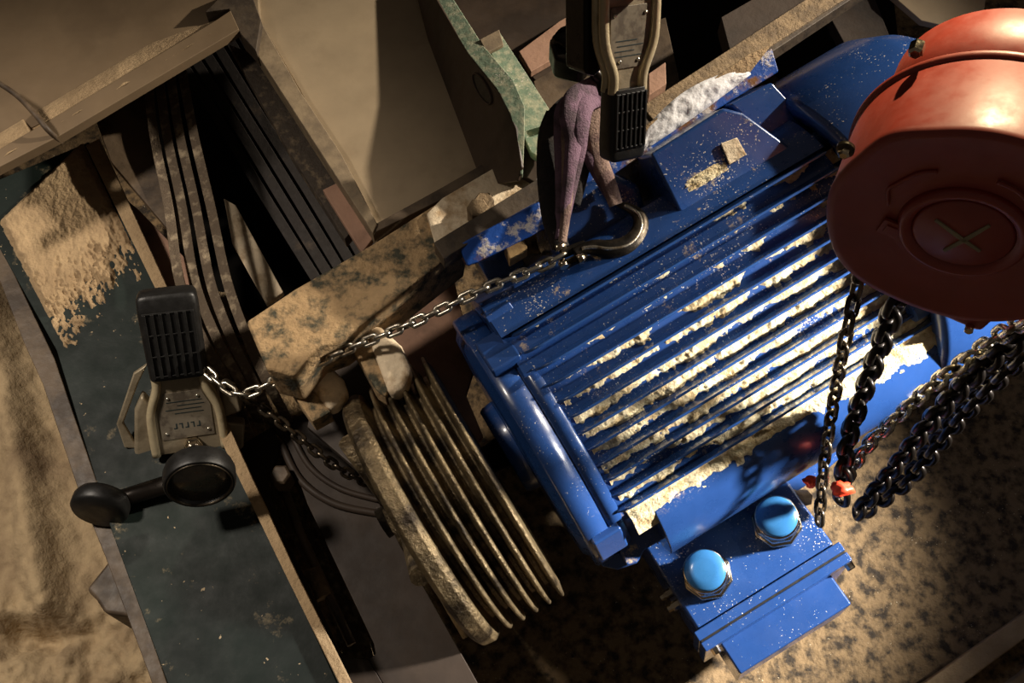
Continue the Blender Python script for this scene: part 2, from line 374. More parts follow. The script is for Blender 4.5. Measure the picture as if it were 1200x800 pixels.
# terminal box
r_ = math.radians(34)
TBn = math.cos(r_)*MF.n + math.sin(r_)*MF.q
TB = Frame(MF.pt(0, -.245, .050), MF.a, TBn)
def tbl(x, y, h=0): return TB.loc(x, y, h)
u0 = tbl(815, 745)[0]; u1 = tbl(985, 638)[0]; v0 = (tbl(815, 745)[1] + tbl(985, 638)[1])/2
MB().box(TB, u0 + .006, u1 - .006, v0 + .004, .085, -.120, 0).build('terminal_box', M['blue_clean'], motor, bevel=.004)
tbo = bpy.data.objects['terminal_box']
MB().box(TB, u0, u1, v0 - .008, v0 + .004, -.128, .005).build('box_flange', M['blue_clean'], tbo, bevel=.0015)
MB().box(TB, u0 + .002, u1 - .002, v0 - .0105, v0 - .008, -.126, .0035).build('gasket', M['black'], tbo)
MB().box(TB, u0, u1, v0 - .022, v0 - .0105, -.128, .005).build('lid_flange', M['blue_clean'], tbo, bevel=.0015)
MB().box(TB, u0 + .022, u1 - .026, v0 - .062, v0 - .020, -.118, -.022).build('lid', M['blue_clean'], tbo, bevel=.003)
for us in (u0 + .012, u1 - .004):
    MB().lathe(Frame(TB.pt(us, v0 - .021, -.010), MF.a, -TB.q), [(-.002, .0055), (.008, .0055), (.009, .004)], n=6, smooth=False).build('lid_screw', M['chrome'], tbo)
f2 = Frame(TB.pt(u0 + .004, -.015, -.022), TB.q, -MF.a)
for dq in (0, .016):
    MB().lathe(Frame(f2.pt(dq, 0, 0), f2.a, f2.n), [(-.01, .006), (.008, .006), (.0081, .004), (.014, .004)], n=6, smooth=False).build('earth_screw', M['chrome'], tbo)
def gland(px, py):
    h = .054
    f = Frame(TB.o, TB.a, TB.n); s_, t_ = f.loc(px, py, h)
    gn = (TB.n - MF.a*.10).normalized(); c = Frame(TB.pt(s_, t_, h) - gn*h, MF.a, gn)
    g = MB(); g.lathe(c, [(-.002, .031), (.012, .031), (.014, .0285)], n=8, smooth=False)
    go = g.build('cable_gland', M['chrome'], motor, bevel=.0015)
    g = MB(); g.lathe(c, [(.013, .0265), (.016, .0285), (.031, .0285), (.034, .026)], n=8, smooth=False); g.build('gland_nut', M['chrome'], go, bevel=.0015)
    g = MB(); g.lathe(c, [(.030, .0262), (.049, .0262), (.0525, .0250), (.0525, .02)], n=40); g.build('gland_ring', M['chrome'], go)
    g = MB(); g.lathe(c, [(.046, .0243), (.0535, .0242), (.0560, .0220), (.0572, .012), (.0576, .001)], n=40); g.build('gland_cap', M['cap'], go)
gland(910, 605); gland(826, 668)

# sawdust in the fin valleys
dv = []; df = []
def valley(k):
    t_hi = fins[k] - .0022 if k < 12 else 0
    t_lo = fins[k+1] + .0022 if k < 11 else -.125
    ns, ntt = 260, 10; base = len(dv)
    for i in range(ns):
        s = .052 + (.405)*i/(ns-1)
        for j in range(ntt):
            v = j/(ntt-1); t = t_hi + (t_lo - t_hi)*v
            amt = -.15 + .115*min(k, 6) + 1.25*(s-.05) - .85*v
            if k < 3: amt -= .25
            n_ = fbm(s*26, k*7.3 + t*30, 1.5, 5)*.62 + .25*fbm(s*130, t*130, k, 2)
            h = .0085*max(-.5, min(.9, amt + n_)) + .0009*fbm(s*300, t*300, 4, 2)
            dv.append(MF.pt(s, t, prof(max(-.12, min(.14, t + .005))) + h - .0002)) if k < 11 else dv.append(MF.pt(s, t, (prof(t + .005) if t > -.098 else prof(-.1 + (t+.1))) + h*.8))
    for i in range(ns-1):
        for j in range(ntt-1):
            a_ = base + i*ntt + j; df.append((a_, a_+1, a_+ntt+1, a_+ntt))
for k in range(0, 12): valley(k)
def patch(c_px, hh, su, sv, amp, seed, ns=60, nt_=30):
    f = Frame(MF.pt(0, 0, hh), MF.a, MF.n); u0, v0 = f.loc(*c_px); base = len(dv)
    for i in range(ns):
        for j in range(nt_):
            x = 2*i/(ns-1)-1; y = 2*j/(nt_-1)-1
            h = amp*(1 - (x*x+y*y)*1.1 + 1.3*fbm(x*3+seed, y*3, seed) + .5*fbm(x*12, y*12, seed))
            dv.append(f.pt(u0 + x*su, v0 + y*sv, min(h, amp*1.1)))
    for i in range(ns-1):
        for j in range(nt_-1):
            a_ = base + i*nt_ + j; df.append((a_, a_+1, a_+nt_+1, a_+nt_))
patch((828, 206), .1125, .026, .007, .0011, 11)
patch((1010, 470), .128, .045, .012, .0022, 5)
patch((958, 505), .12, .022, .010, .002, 8)
tag(MB().add(dv, df, True).build('sawdust', M['sawdust']), 'pale sawdust lying in strips between the fins of the blue motor', 'sawdust', kind='stuff')
# white powder on the foot pad, sunlit patch put into its colour; sawdust lump in the recess
dv = []; df = []
f = Frame(MF.pt(0, 0, .0565), MF.a, MF.n)
nx, ny = 110, 22
for i in range(nx):
    for j in range(ny):
        u = i/(nx-1); v = j/(ny-1)
        px = 752 + (880-752)*u; py = 176 + (86-176)*u
        wv = 9 + 22*math.sin(PI*min(1, u*1.05))**.7
        px2 = px - .52*wv*(v-.12); py2 = py - .86*wv*(v-.12)
        h = .006*(math.sin(PI*v)**.6*math.sin(PI*u)**.4 - .12 + .3*fbm(u*9, v*3, 2))
        s_, t_ = f.loc(px2, py2); dv.append(f.pt(s_, t_, h))
for i in range(nx-1):
    for j in range(ny-1):
        a_ = i*ny + j; df.append((a_, a_+1, a_+ny+1, a_+ny))
tag(MB().add(dv, df, True).build('sunlit_powder', M['powder']), 'white powder with a sunlit patch put into its colour on the motor foot right of the hanging hoist grip', 'powder', kind='stuff')
def lump(px, py, z, r, name, label, cat, m, seed, scale=(1, 1, .6)):
    return tag(MB().blob(W(px, py, z), r, seed, .5, 3, scale=scale).build(name, m), label, cat)
lump(762, 246, .425, .018, 'sawdust_lump', 'tan lump of sawdust just right of the hook tip', 'sawdust', M['wood'], 2)
lump(1062, 440, .375, .028, 'sawdust_heap', 'pale heap of sawdust at the far end of the lowest fins', 'sawdust', M['sawdust'], 4)
f = Frame(MF.pt(0, 0, .116), MF.a, MF.n)
tag(MB().pprism(f, [(845, 168), (864, 161), (875, 181), (855, 193)], -.003, .0).build('wood_chip', M['cream'], bevel=.0008), 'square tan wood chip lying on the blue foot near the fan cover', 'wood chip')
tag(MB().pprism(flat(.47), [(590, 286), (612, 276), (619, 290), (597, 303)], -.02, 0).build('wood_wedge', M['wood'], bevel=.002), 'small yellow wooden wedge beside the motor foot left of the black sling', 'wedge')

# ------------------------------------------------------------------ pulley
pul = thing('belt_pulley', 'greasy multi-groove iron belt pulley left of the motor', 'pulley', MF.pt(-.12, 0, -.17))
pr = [(-.172, .06), (-.172, .148), (-.170, .160), (-.165, .168), (-.150, .170), (-.144, .166)]
s = -.144
for k in range(5):
    pr += [(s + .004, .145), (s + .0095, .145), (s + .0140, .166), (s + .0155, .1675), (s + .0180, .1665)]; s += .0180
pr += [(s + .003, .15), (s + .003, .06)]
PC = (-.018, 0)
MB().lathe(MF, pr, axis='a', n=96, c=PC).build('pulley_rim', M['pulley'], pul, bevel=.0012)
for k in range(5):
    a = 2*PI*k/5 + .4
    MB().tube([MF.pt(-.175, PC[0] + .03*math.cos(a), .03*math.sin(a)), MF.pt(-.175, PC[0] + .15*math.cos(a), .15*math.sin(a))], .012, 10).build('spoke', M['pulley'], pul)
MB().lathe(MF, [(-.19, .02), (-.19, .036), (-.17, .04)], axis='a', n=32, c=PC).build('hub', M['pulley'], pul)

# ------------------------------------------------------------------ frames and sheets, upper left
def plate(name, pix, z, th, m, label=None, cat=None, bevel=.0012, parent=None, group=None):
    fr = z if isinstance(z, Frame) else flat(z)
    o = MB().pprism(fr, pix, -th, 0).build(name, m, parent, bevel=bevel)
    if label: tag(o, label, cat, group)
    return o
# left casing: panel, ledge and lip
ca = thing('machine_casing', 'beige sheet metal casing in the top left corner with a sandy lip', 'casing', W(60, 60, .40))
plate('panel', [(-60, -60), (255, -60), (275, 2), (255, 22), (40, 148), (-60, 190)], .43, .004, M['sheet_dark'], parent=ca)
plate('lip', [(-60, 226), (-60, 208), (54, 143), (252, 24), (270, 12), (280, 34), (68, 160)], .455, .014, M['sheet_dark'], parent=ca)
plate('corner', [(240, 14), (262, -8), (290, -20), (306, 24), (300, 60), (282, 40), (268, 10)], .452, .03, M['darkbar'], parent=ca)
dv = []; df = []; nx, ny = 160, 14
for i in range(nx):
    for j in range(ny):
        u = i/(nx-1); v = j/(ny-1)
        px = -40 + 300*u; py = 192 - 178*u
        wv = 26 * (1 - .65*max(0, u-.75)/.25)
        px2 = px - .5*wv*v + 6; py2 = py - .86*wv*v + 14
        h = .024*(1-v)**.6 - .0025 + .002*fbm(u*16, v*2, 7) - (.02 if abs(px-42) < 8 else 0)
        dv.append(W(px2, py2, .4335 + max(h, -.01)))
for i in range(nx-1):
    for j in range(ny-1):
        a_ = i*ny + j; df.append((a_, a_+1, a_+ny+1, a_+ny))
tag(MB().add(dv, df, True).build('sand', M['sand']), 'tan sand lying along the lip of the top left casing', 'sand', kind='stuff')
tag(MB().tube(smooth_path([W(-10, 92, .47), W(20, 112, .47), W(42, 135, .472), W(56, 152, .467), W(72, 167, .44)]), .0035, 8).build('cable', M['brownsteel']), 'thin dark cable crossing the lip at the far left', 'cable')
# right casing: recessed beige panel with raised lip and two green brackets
cb = thing('machine_guard', 'beige sheet metal guard with raised edge and green brackets', 'guard', W(430, 120, .38))
plate('panel', [(300, -40), (492, -40), (560, 60), (612, 190), (440, 268), (352, 107), (296, 10)], .425, .004, M['sheet'], parent=cb)
plate('lip', [(262, -40), (300, -40), (304, 22), (352, 107), (400, 180), (442, 262), (437, 273), (390, 201), (300, 62)], .44, .03, M['sheet_edge'], parent=cb)
plate('lip', [(437, 273), (440, 262), (520, 218), (600, 172), (606, 182), (525, 230)], .437, .02, M['brownsteel'], parent=cb)
bf = frame3(W(484, 0, .425), W(566, 218, .425), W(600, 130, .52))
o = plate('bracket', [(484, -20), (494, -30), (548, 62), (586, 110), (604, 150), (611, 196), (606, 212), (566, 218), (520, 120)], bf, .004, M['sheet_inner'], parent=cb)
# thick green edge along the bracket's free side
edge = [(490, -30), (512, 4), (548, 62), (582, 104), (598, 134), (606, 165), (610, 205)]
ev = []
for x, y in edge:
    u, v = bf.loc(x, y); ev.append(bf.pt(u, v, 0))
off = RT*.019 + UP*.010
b = MB(); wd = [1, 1, 1, 1.05, .9, .45, .15]
b.loft([[p, p + off*k, p + off*k + FW*.03, p + FW*.03] for p, k in zip(ev, wd)], smooth=False)
b.build('bracket_edge', M['green'], cb, bevel=.001)
sl = []
for i in range(20):
    a = 2*PI*i/20; sl.append((566 + 5*math.cos(a) + 9*math.cos(a)*.5 + 8*math.sin(a)*.7, 104 + 17*math.sin(a) + 6*math.cos(a)))
u_ = [bf.loc(x, y) for x, y in sl]
MB().prism(bf, u_, .0, .0012).build('slot', M['black'], cb)
b = MB(); b.tube([bf.pt(u, v, .0015) for u, v in u_] + [bf.pt(*u_[0], .0015)], .0014, 6, caps=False); b.build('slot_rim', M['sheet_inner'], cb)
g2 = thing('green_bracket', 'pale green painted steel bracket with a bolt behind the guard', 'bracket', W(610, 120, .40))
plate('arm', [(566, 44), (586, 38), (612, 78), (652, 140), (650, 172), (640, 190), (622, 178), (598, 125), (590, 92)], .485, .012, M['green'], parent=g2)
plate('web', [(596, 100), (612, 112), (640, 182), (628, 214), (612, 205), (606, 150)], .46, .05, M['sheet_inner'], parent=g2)
plate('tab', [(562, 46), (585, 34), (590, 52), (570, 62)], .492, .006, M['sheet_edge'], parent=g2)
MB().tube([W(647, 147, .487), W(641, 143, .497)], .005, 12).build('bolt', M['chrome'], g2)

# brown mottled bar left of the guard lip, boards and posts in the gap
tag(plate('gap_shade_plate', [(150, 60), (300, 20), (470, 260), (340, 400), (240, 330)], .03, .02, M['pitch']), 'black plate added as painted shade deep in the gap under the belts', 'shade plate')  # plate added to blacken the gap, standing in for its shade
tag(plate('shade_panel', [(690, -70), (1040, -70), (1060, 110), (960, 120), (900, 70), (770, 130), (720, 60)], .16, .02, M['pitch']), 'black panel added as painted shade behind the rail, between the upright hoist and the red hoist', 'panel')  # added over the floor to paint the dark shade behind the rail
tag(plate('pale_strip', [(262, 232), (276, 240), (332, 342), (312, 356), (272, 285)], .26, .01, M['cream']), 'pale dusty strip right of the four dusty belts', 'strip')
tag(plate('steel_bar', [(268, 52), (296, 62), (392, 212), (420, 262), (404, 280), (340, 180)], .40, .02, M['darkrust'], group=None), 'mottled steel bar sloping beside the left edge of the guard', 'bar')
tag(plate('pink_strip', [(378, 222), (397, 213), (438, 278), (424, 296)], .415, .01, M['pink']), 'short pinkish board strip between the guard lip and the rusty bar', 'board')
tag(plate('brown_board', [(112, 140), (168, 105), (222, 285), (205, 278), (130, 190)], .34, .015, M['brownsteel']), 'dark brown board left of the hanging drive belts', 'board')
tag(plate('backing_plate', [(120, 210), (162, 245), (215, 300), (226, 352), (186, 345), (150, 280)], .27, .01, M['pink']), 'dusty plate between the green beam and the belts', 'plate')
# bright belts
def belt(pts, wdt, th, m, label, grp=None):
    P = smooth_path([W(*p) for p in pts], 10); b = MB(); rings = []
    for i, p in enumerate(P):
        t = (P[min(i+1, len(P)-1)] - P[max(i-1, 0)]).normalized()
        n = (BK - t*BK.dot(t)).normalized(); x = t.cross(n)
        rings.append([p + x*wdt, p + x*wdt*.7 - n*th, p - x*wdt*.7 - n*th, p - x*wdt])
    b.loft(rings, smooth=False)
    return tag(b.build('drive_belt', m, bevel=.0008), label, 'belt', grp)
off = [(-44, 0), (-24, 2), (-4, 4), (18, 6)]
nm = ['leftmost of the four dusty belts left of the grimy channel', 'second from left of the four dusty belts', 'third from left of the four dusty belts', 'rightmost of the four dusty belts, nearest the grimy channel']
for k, (dx, _) in enumerate(off):
    belt([(198+dx*.62, 60, .36), (212+dx*.75, 150, .36), (232+dx*.8, 240, .35), (250+dx*.9, 330, .345 + (.008, -.004, .010, 0)[k]), (276+dx*.85, 400, .34), (302+dx*.75, 452, .32), (335+dx*.9, 520, .18), (365+dx*.9, 590, .14), (412+dx*.6, 700, .12), (440+dx*.6, 790, .12)],
         .0066, .007, M['belt'], nm[k], 'dusty drive belts')
for k in range(6):
    x = 220 + 17*k
    belt([(x-30, 40 - 3*k, .27), (x+30, 130, .25), (x+90, 230 - 2*k, .24), (x+165, 350, .22)], .0075, .009, M['belt_dark'] if k not in (2,) else M['belt_dark'],
         ['dark belt in the black gap, nearest the dusty belts', 'second dark belt in the black gap', 'third dark belt in the black gap', 'fourth dark belt in the black gap', 'fifth dark belt in the black gap', 'dark belt in the black gap, nearest the guard lip'][k], 'dark belts in the gap')

# wide grimy channel, powder-covered plate, dark angle bar
tag(plate('channel', [(288, 376), (345, 338), (435, 286), (520, 232), (548, 246), (540, 290), (460, 352), (400, 398), (372, 408), (345, 440), (312, 432)], .445, .07, M['grimy'], bevel=.004), 'grimy sand-coloured steel channel ending beside the belts', 'channel')
rl = thing('mounting_rail', 'long dark steel mounting rail along the motor feet', 'rail', W(700, 150, .38))
plate('rail_bar', [(508, 284), (640, 203), (760, 126), (900, 36), (1010, -34), (1020, -16), (915, 54), (770, 146), (648, 224), (520, 303)], .487, .022, M['darkbar'], parent=rl)
plate('rail_flange', [(518, 232), (600, 184), (700, 118), (740, 100), (760, 126), (640, 205), (510, 286), (500, 250)], .452, .008, M['cream'], parent=rl)
plate('rail_top', [(752, 124), (900, 28), (1010, -44), (1022, -22), (915, 46), (765, 140)], .490, .006, M['rusty'], parent=rl)
b = MB(); c = flat(.478)
u, v = c.loc(560, 243); b.lathe(c, [(-.03, .013), (0, .013), (.002, .011)], n=6, c=(u, v), smooth=False); b.build('bolt', M['rusty'], rl)
u, v = c.loc(567, 231); MB().lathe(c, [(-.03, .012), (-.006, .012), (-.004, .010)], n=6, c=(u, v), smooth=False).build('bolt', M['rusty'], rl)
tag(plate('sand_strip', [(752, 150), (880, 62), (905, 52), (880, 84), (800, 124), (760, 158)], Frame(MF.pt(0, 0, .058), MF.a, MF.n), .006, M['sand']), 'tan sand strip between the rail and the white powder', 'sand', )
bpy.data.objects['sand_strip']['kind'] = 'stuff'
# brown plates in the upper middle
tag(plate('brown_plate', [(500, -60), (690, -60), (700, 60), (640, 110), (600, 60), (560, 60)], .33, .012, M['sheet_inner']), 'dark brown steel plate behind the green brackets', 'plate')
tag(plate('cross_strip', [(608, 60), (655, 25), (700, -2), (712, 28), (660, 62), (622, 84)], .37, .012, M['pink']), 'short tan strip running behind the black hook', 'strip')
tag(plate('brown_plate', [(625, 95), (700, 50), (780, 20), (800, 110), (660, 200), (640, 160)], .34, .012, M['brownsteel']), 'brown plate under the purple sling', 'plate')
tag(plate('pink_block', [(760, 86), (780, 72), (781, 98), (760, 112)], .50, .02, M['pink']), 'small pinkish block right of the hanging hoist grip', 'block')
tag(plate('dark_beam', [(845, 20), (950, -40), (990, -40), (1000, -6), (900, 60), (858, 70)], .44, .03, M['wallm']), 'dark brown beam end above the blue motor foot', 'beam')
tag(plate('dark_strut', [(940, -40), (1010, -40), (1050, 60), (1030, 90), (1000, 70)], .40, .02, M['wallm']), 'dark strut behind the red hoist', 'strut')
tag(plate('beige_plate', [(1030, -40), (1160, -40), (1150, 40), (1080, 24), (1045, -6)], .42, .01, M['sheet']), 'beige plate behind the top of the red hoist', 'plate')
# pinkish plate and bearing block beneath the pulley
tag(plate('pinkish_plate', [(452, 372), (512, 326), (530, 318), (556, 430), (546, 462), (566, 510), (556, 522), (500, 600), (420, 500)], .25, .012, M['pink']), 'pinkish plate between the pulley and the motor end', 'plate')
def clampblock(arm, body, z, label):
    t = thing('clamp_block', label, 'block', W(body[0][0], body[0][1], z - .03))
    plate('arm', arm, z - .004, .03, M['grimy'], parent=t, bevel=.002)
    plate('body', body, z + .004, .03, M['cream'], parent=t, bevel=.009)
clampblock([(400, 384), (425, 376), (462, 440), (452, 464), (440, 456)], [(425, 378), (446, 380), (470, 402), (484, 432), (474, 456), (456, 462)], .415, 'rounded sandy clamp block above the pulley')
clampblock([(332, 446), (350, 436), (388, 482), (366, 494)], [(350, 436), (384, 424), (402, 442), (408, 460), (394, 474), (386, 480)], .375, 'sandy clamp block below the chain, left of the pulley')
tag(plate('dark_plate', [(372, 428), (420, 402), (470, 470), (430, 560), (360, 500)], .28, .012, M['sheet_inner']), 'dark brown plate behind the clamp blocks', 'plate')

# ------------------------------------------------------------------ green box beam, left
gb = thing('box_beam', 'dark green steel box beam half buried in sand under the left lever hoist', 'beam', W(220, 560, .12))
plate('web', [(-20, 218), (104, 166), (182, 336), (272, 530), (400, 810), (430, 900), (232, 900), (196, 800), (130, 620), (66, 410), (0, 292), (-30, 250)], .30, .12, M['dkgreen'], parent=gb)
plate('side_flange', [(-30, 262), (2, 290), (64, 420), (130, 612), (172, 730), (196, 800), (232, 900), (210, 900), (178, 800), (124, 654), (92, 575), (50, 450), (28, 402), (0, 330), (-30, 290)], .285, .16, M['brownsteel'], parent=gb)
plate('top_flange', [(100, 170), (116, 162), (196, 336), (205, 352), (282, 530), (346, 668), (412, 800), (455, 900), (440, 900), (398, 802), (332, 668), (268, 536), (184, 342)], .312, .015, M['sand'], parent=gb)
# sand covering the upper end of the beam
nx, ny = 130, 130; dv = []; df = []
for i in range(nx):
    for j in range(ny):
        u = i/(nx-1); v = j/(ny-1)
        L_ = Vector((0 + 78*v, 262 + 150*v, 0)); R_ = Vector((98 + 82*v, 168 + 172*v, 0))
        px = L_.x + (R_.x-L_.x)*u; py = L_.y + (R_.y-L_.y)*u
        edge_ = 4.2*(.86 - v - .12*u) + .9*fbm(u*7, v*7, 3) + .5*fbm(u*30, v*30, 1)
        sd = min(u, 1-u)*14 + .3*fbm(v*18, u*2, 4)
        tp = v*16
        h = min(.010*min(edge_, 1.0), .012*sd, .012*tp + .004) + .0015*fbm(u*14, v*14, 8)
        dv.append(W(px, py, .3005) + Vector((0, 0, max(h, -.004))))
for i in range(nx-1):
    for j in range(ny-1):
        a_ = i*ny + j; df.append((a_, a_+1, a_+ny+1, a_+ny))
tag(MB().add(dv, df, True).build('sand', M['sand']), 'thick layer of tan sand on the upper end of the green beam', 'sand', kind='stuff')
tag(MB().pprism(flat(.27), [(100, 690), (128, 655), (132, 620), (142, 618), (170, 720), (150, 722), (122, 718), (112, 702)], -.1, 0).build('rubble_piece', M['brownsteel'], bevel=.006), 'jagged dark clod jutting out of the left side of the green beam', 'clod')

# ------------------------------------------------------------------ slotted channel plate, lower middle
cp = thing('slotted_guard', 'dark brown slotted plate running between green beam and pulley', 'guard', W(450, 700, .1))
plate('face', [(318, 500), (372, 478), (410, 540), (430, 560), (470, 640), (560, 800), (610, 900), (470, 900), (448, 800), (432, 772), (440, 766), (438, 754), (360, 590), (335, 520)], .23, .012, M['guardm'], parent=cp)
plate('face', [(280, 522), (318, 500), (330, 520), (318, 552), (310, 556), (330, 620), (398, 762), (404, 770), (432, 772), (448, 800), (480, 900), (440, 900), (400, 800)], .23, .012, M['guardm'], parent=cp)
for pts_, r in (([(338, 500), (362, 545), (398, 572), (445, 586)], .004), ([(330, 520), (352, 562), (392, 590), (446, 602)], .005)):
    MB().tube(smooth_path([W(x, y, .232) for x, y in pts_]), r, 8).build('curved_rib', M['guardm'], cp)
bt = thing('tension_bolt', 'dark bolt head and rod in the slot of the brown plate', 'bolt', W(328, 556, .20))
MB().lathe(flat(.25), [(-.03, .014), (0, .014), (.003, .011)], n=6, c=flat(.25).loc(328, 556), smooth=False).build('head', M['brownsteel'], bt, bevel=.001)
MB().tube([W(330, 565, .215), W(352, 625, .20), W(412, 755, .19)], .006, 10).build('rod', M['brownsteel'], bt)
MB().tube([W(366, 668, .20), W(380, 700, .20)], .011, 6).build('nut', M['rusty'], bt)

# ------------------------------------------------------------------ chains
def link_mesh(name, wr, pitch, wd, m):
    # long axis x, flat in xy
    L = pitch/2 - (wd/2 - wr) + 0.0; r = wd/2 - wr
    L = max(.0005, (pitch + 2*wr)/2 - wr - r + 0.0) if False else max(.0005, pitch/2 + wr*0 - r + wr*.9)
    path = []
    for i in range(9): a = -PI/2 + PI*i/8; path.append(Vector((L + r*math.cos(a), r*math.sin(a), 0)))
    for i in range(9): a = PI/2 + PI*i/8; path.append(Vector((-L + r*math.cos(a), r*math.sin(a), 0)))
    n = 8; vs = []; fs = []; K = len(path)
    for i, p in enumerate(path):
        t = (path[(i+1) % K] - path[i-1]).normalized(); x = Vector((0, 0, 1)); y = t.cross(x)
        for j in range(n): a = 2*PI*j/n; vs.append(p + x*math.cos(a)*wr + y*math.sin(a)*wr)
    for i in range(K):
        for j in range(n): fs.append((i*n+j, i*n+(j+1) % n, ((i+1) % K)*n+(j+1) % n, ((i+1) % K)*n+j))
    me = bpy.data.meshes.new(name); me.from_pydata(vs, [], fs)
    me.polygons.foreach_set('use_smooth', [True]*len(fs)); me.materials.append(m); return me
def chain(name, pts, wr, pitch, wd, m, label, twist=0, tw_rate=0):
    P = smooth_path([W(*p) for p in pts], 12)
    root = thing(name, label, 'chain', P[-1])
    me = link_mesh('link', wr, pitch, wd, m); first = None
    acc = 0; last = P[0]; nxt = 0; cs = []; tot = 0
    for i in range(1, len(P)):
        d = (P[i] - P[i-1]).length
        while tot + d >= nxt:
            t = (nxt - tot)/d; cs.append((P[i-1].lerp(P[i], t), (P[i]-P[i-1]).normalized())); nxt += pitch
        tot += d
    for k, (c, t) in enumerate(cs):
        z = (BK - t*BK.dot(t)).normalized(); y = z.cross(t)
        ang = (PI/2 if k % 2 else 0) + twist + tw_rate*k + random.uniform(-.08, .08)
        z2 = z*math.cos(ang) + y*math.sin(ang); y2 = z2.cross(t)
        if first is None: o = bpy.data.objects.new('chain_link', me); first = o
        else: o = first.copy()
        COL.objects.link(o); o.parent = root
        mm = Matrix((t, y2, z2)).transposed().to_4x4(); mm.translation = c - WP(root); o.matrix_local = mm
    return root
chain('lifting_chain', [(246, 438, .385), (262, 452, .385), (288, 461, .385), (335, 440, .40), (400, 412, .425), (480, 380, .46), (560, 342, .49), (630, 314, .505), (656, 301, .51)], .0025, .0155, .0140, M['chain'],
      'bright steel chain stretched from left lever hoist to the hook on the motor', twist=.1)
chain('slack_chain', [(268, 452, .375), (300, 472, .36), (345, 508, .33), (385, 540, .30), (418, 560, .27), (446, 570, .24)], .0023, .0128, .0140, M['chain_dim'],
      'dull chain hanging down behind the pulley from the left lever hoist', twist=.3)
chain('hand_chain', [(1018, 290, .68), (1006, 330, .64), (990, 400, .60), (977, 470, .50), (965, 550, .40), (960, 612, .34)], .0025, .0165, .0165, M['chain_dim'],
      'thin steel chain hanging straight down from left underside of red hoist', twist=.3)
chain('load_chain', [(1066, 320, .66), (1048, 360, .62), (1030, 410, .55), (1008, 470, .46), (992, 525, .38), (985, 590, .28)], .0042, .0200, .0255, M['blackmetal'],
      'heavy black load chain dropping below middle of red hoist', twist=.45)
chain('load_chain', [(1205, 372, .70), (1160, 402, .62), (1100, 446, .53), (1050, 490, .44), (1010, 530, .36), (985, 575, .26)], .0030, .0190, .0200, M['chain'],
      'steel chain running from lower right of red hoist along the motor edge', twist=.4)
chain('load_chain', [(1200, 392, .66), (1150, 430, .58), (1095, 488, .46), (1050, 545, .34), (1005, 600, .22)], .0042, .0190, .0260, M['blackmetal'],
      'upper of two heavy black chains slanting down onto the floor', twist=.2)
chain('load_chain', [(1215, 400, .62), (1172, 438, .54), (1120, 492, .42), (1064, 560, .28), (1012, 598, .18)], .0042, .0190, .0260, M['blackmetal'],
      'lower of two heavy black chains slanting down onto the floor', twist=.9)
lump(986, 573, .35, .012, 'red_clip', 'bright red plastic clip among the chain ends beside the terminal box', 'clip', M['red_plastic'], 3, (1, .8, .8))
lump(951, 564, .30, .009, 'red_clip', 'small dim red plastic clip under the motor left of the thin chain', 'clip', M['red_plastic'], 5, (1, .8, .8))

lump(930, 583, .235, .016, 'clod', 'brown clod of dirt behind the right cable gland of the terminal box', 'clod', M['ground'], 12, (1.3, .7, .5))
# hook on the motor
hk = thing('grab_hook', 'worn forged steel hook hanging on the sling at the upper edge of the motor', 'hook', W(700, 290, .50))
hp = [(672, 296, 5), (684, 291, 6.5), (697, 290, 9), (713, 292, 10.5), (732, 289, 11), (745, 279, 10.5), (751, 265, 9), (748, 252, 7.5), (739, 244.5, 5.5), (729, 240.5, 3.8), (721, 238, 2)]
P = smooth_path([W(x, y, .515) for x, y, r in hp], 5); rr = []
for i in range(len(hp)-1):
    for k in range(5): rr.append((hp[i][2]*(1-k/5) + hp[i+1][2]*k/5)*.00102)
rr.append(hp[-1][2]*.00093)
b = MB(); b.tube(P, rr, 14, flatn=BK, sq=.75); b.build('body', M['hook'], hk)
b = MB(); b.tube([p + BK*(r*.62) for p, r in zip(P[4:-6], rr[4:-6])], [.0022]*len(P[4:-6]), 8); b.build('ridge', M['chain'], hk)
fr = frame3(W(650, 303, .512), W(684, 289, .512), W(660, 280, .512))
b = MB(); b.pprism(fr, [(655, 291), (684, 280), (690, 287), (660, 300)], -.004, .004); b.build('clevis', M['hook'], hk, bevel=.002)
b = MB(); b.pprism(fr, [(660, 304), (686, 292), (690, 299), (665, 312)], -.004, .004); b.build('clevis', M['hook'], hk, bevel=.002)
MB().tube([W(650, 291, .517), W(662, 287, .517)], .0045, 6).build('pin', M['chrome'], hk)
MB().tube([W(676, 305, .517), W(684, 301, .517)], .006, 12).build('pin', M['chrome'], hk)
MB().tube([W(662, 313, .517), W(658, 306, .517)], .005, 12).build('pin', M['chrome'], hk)

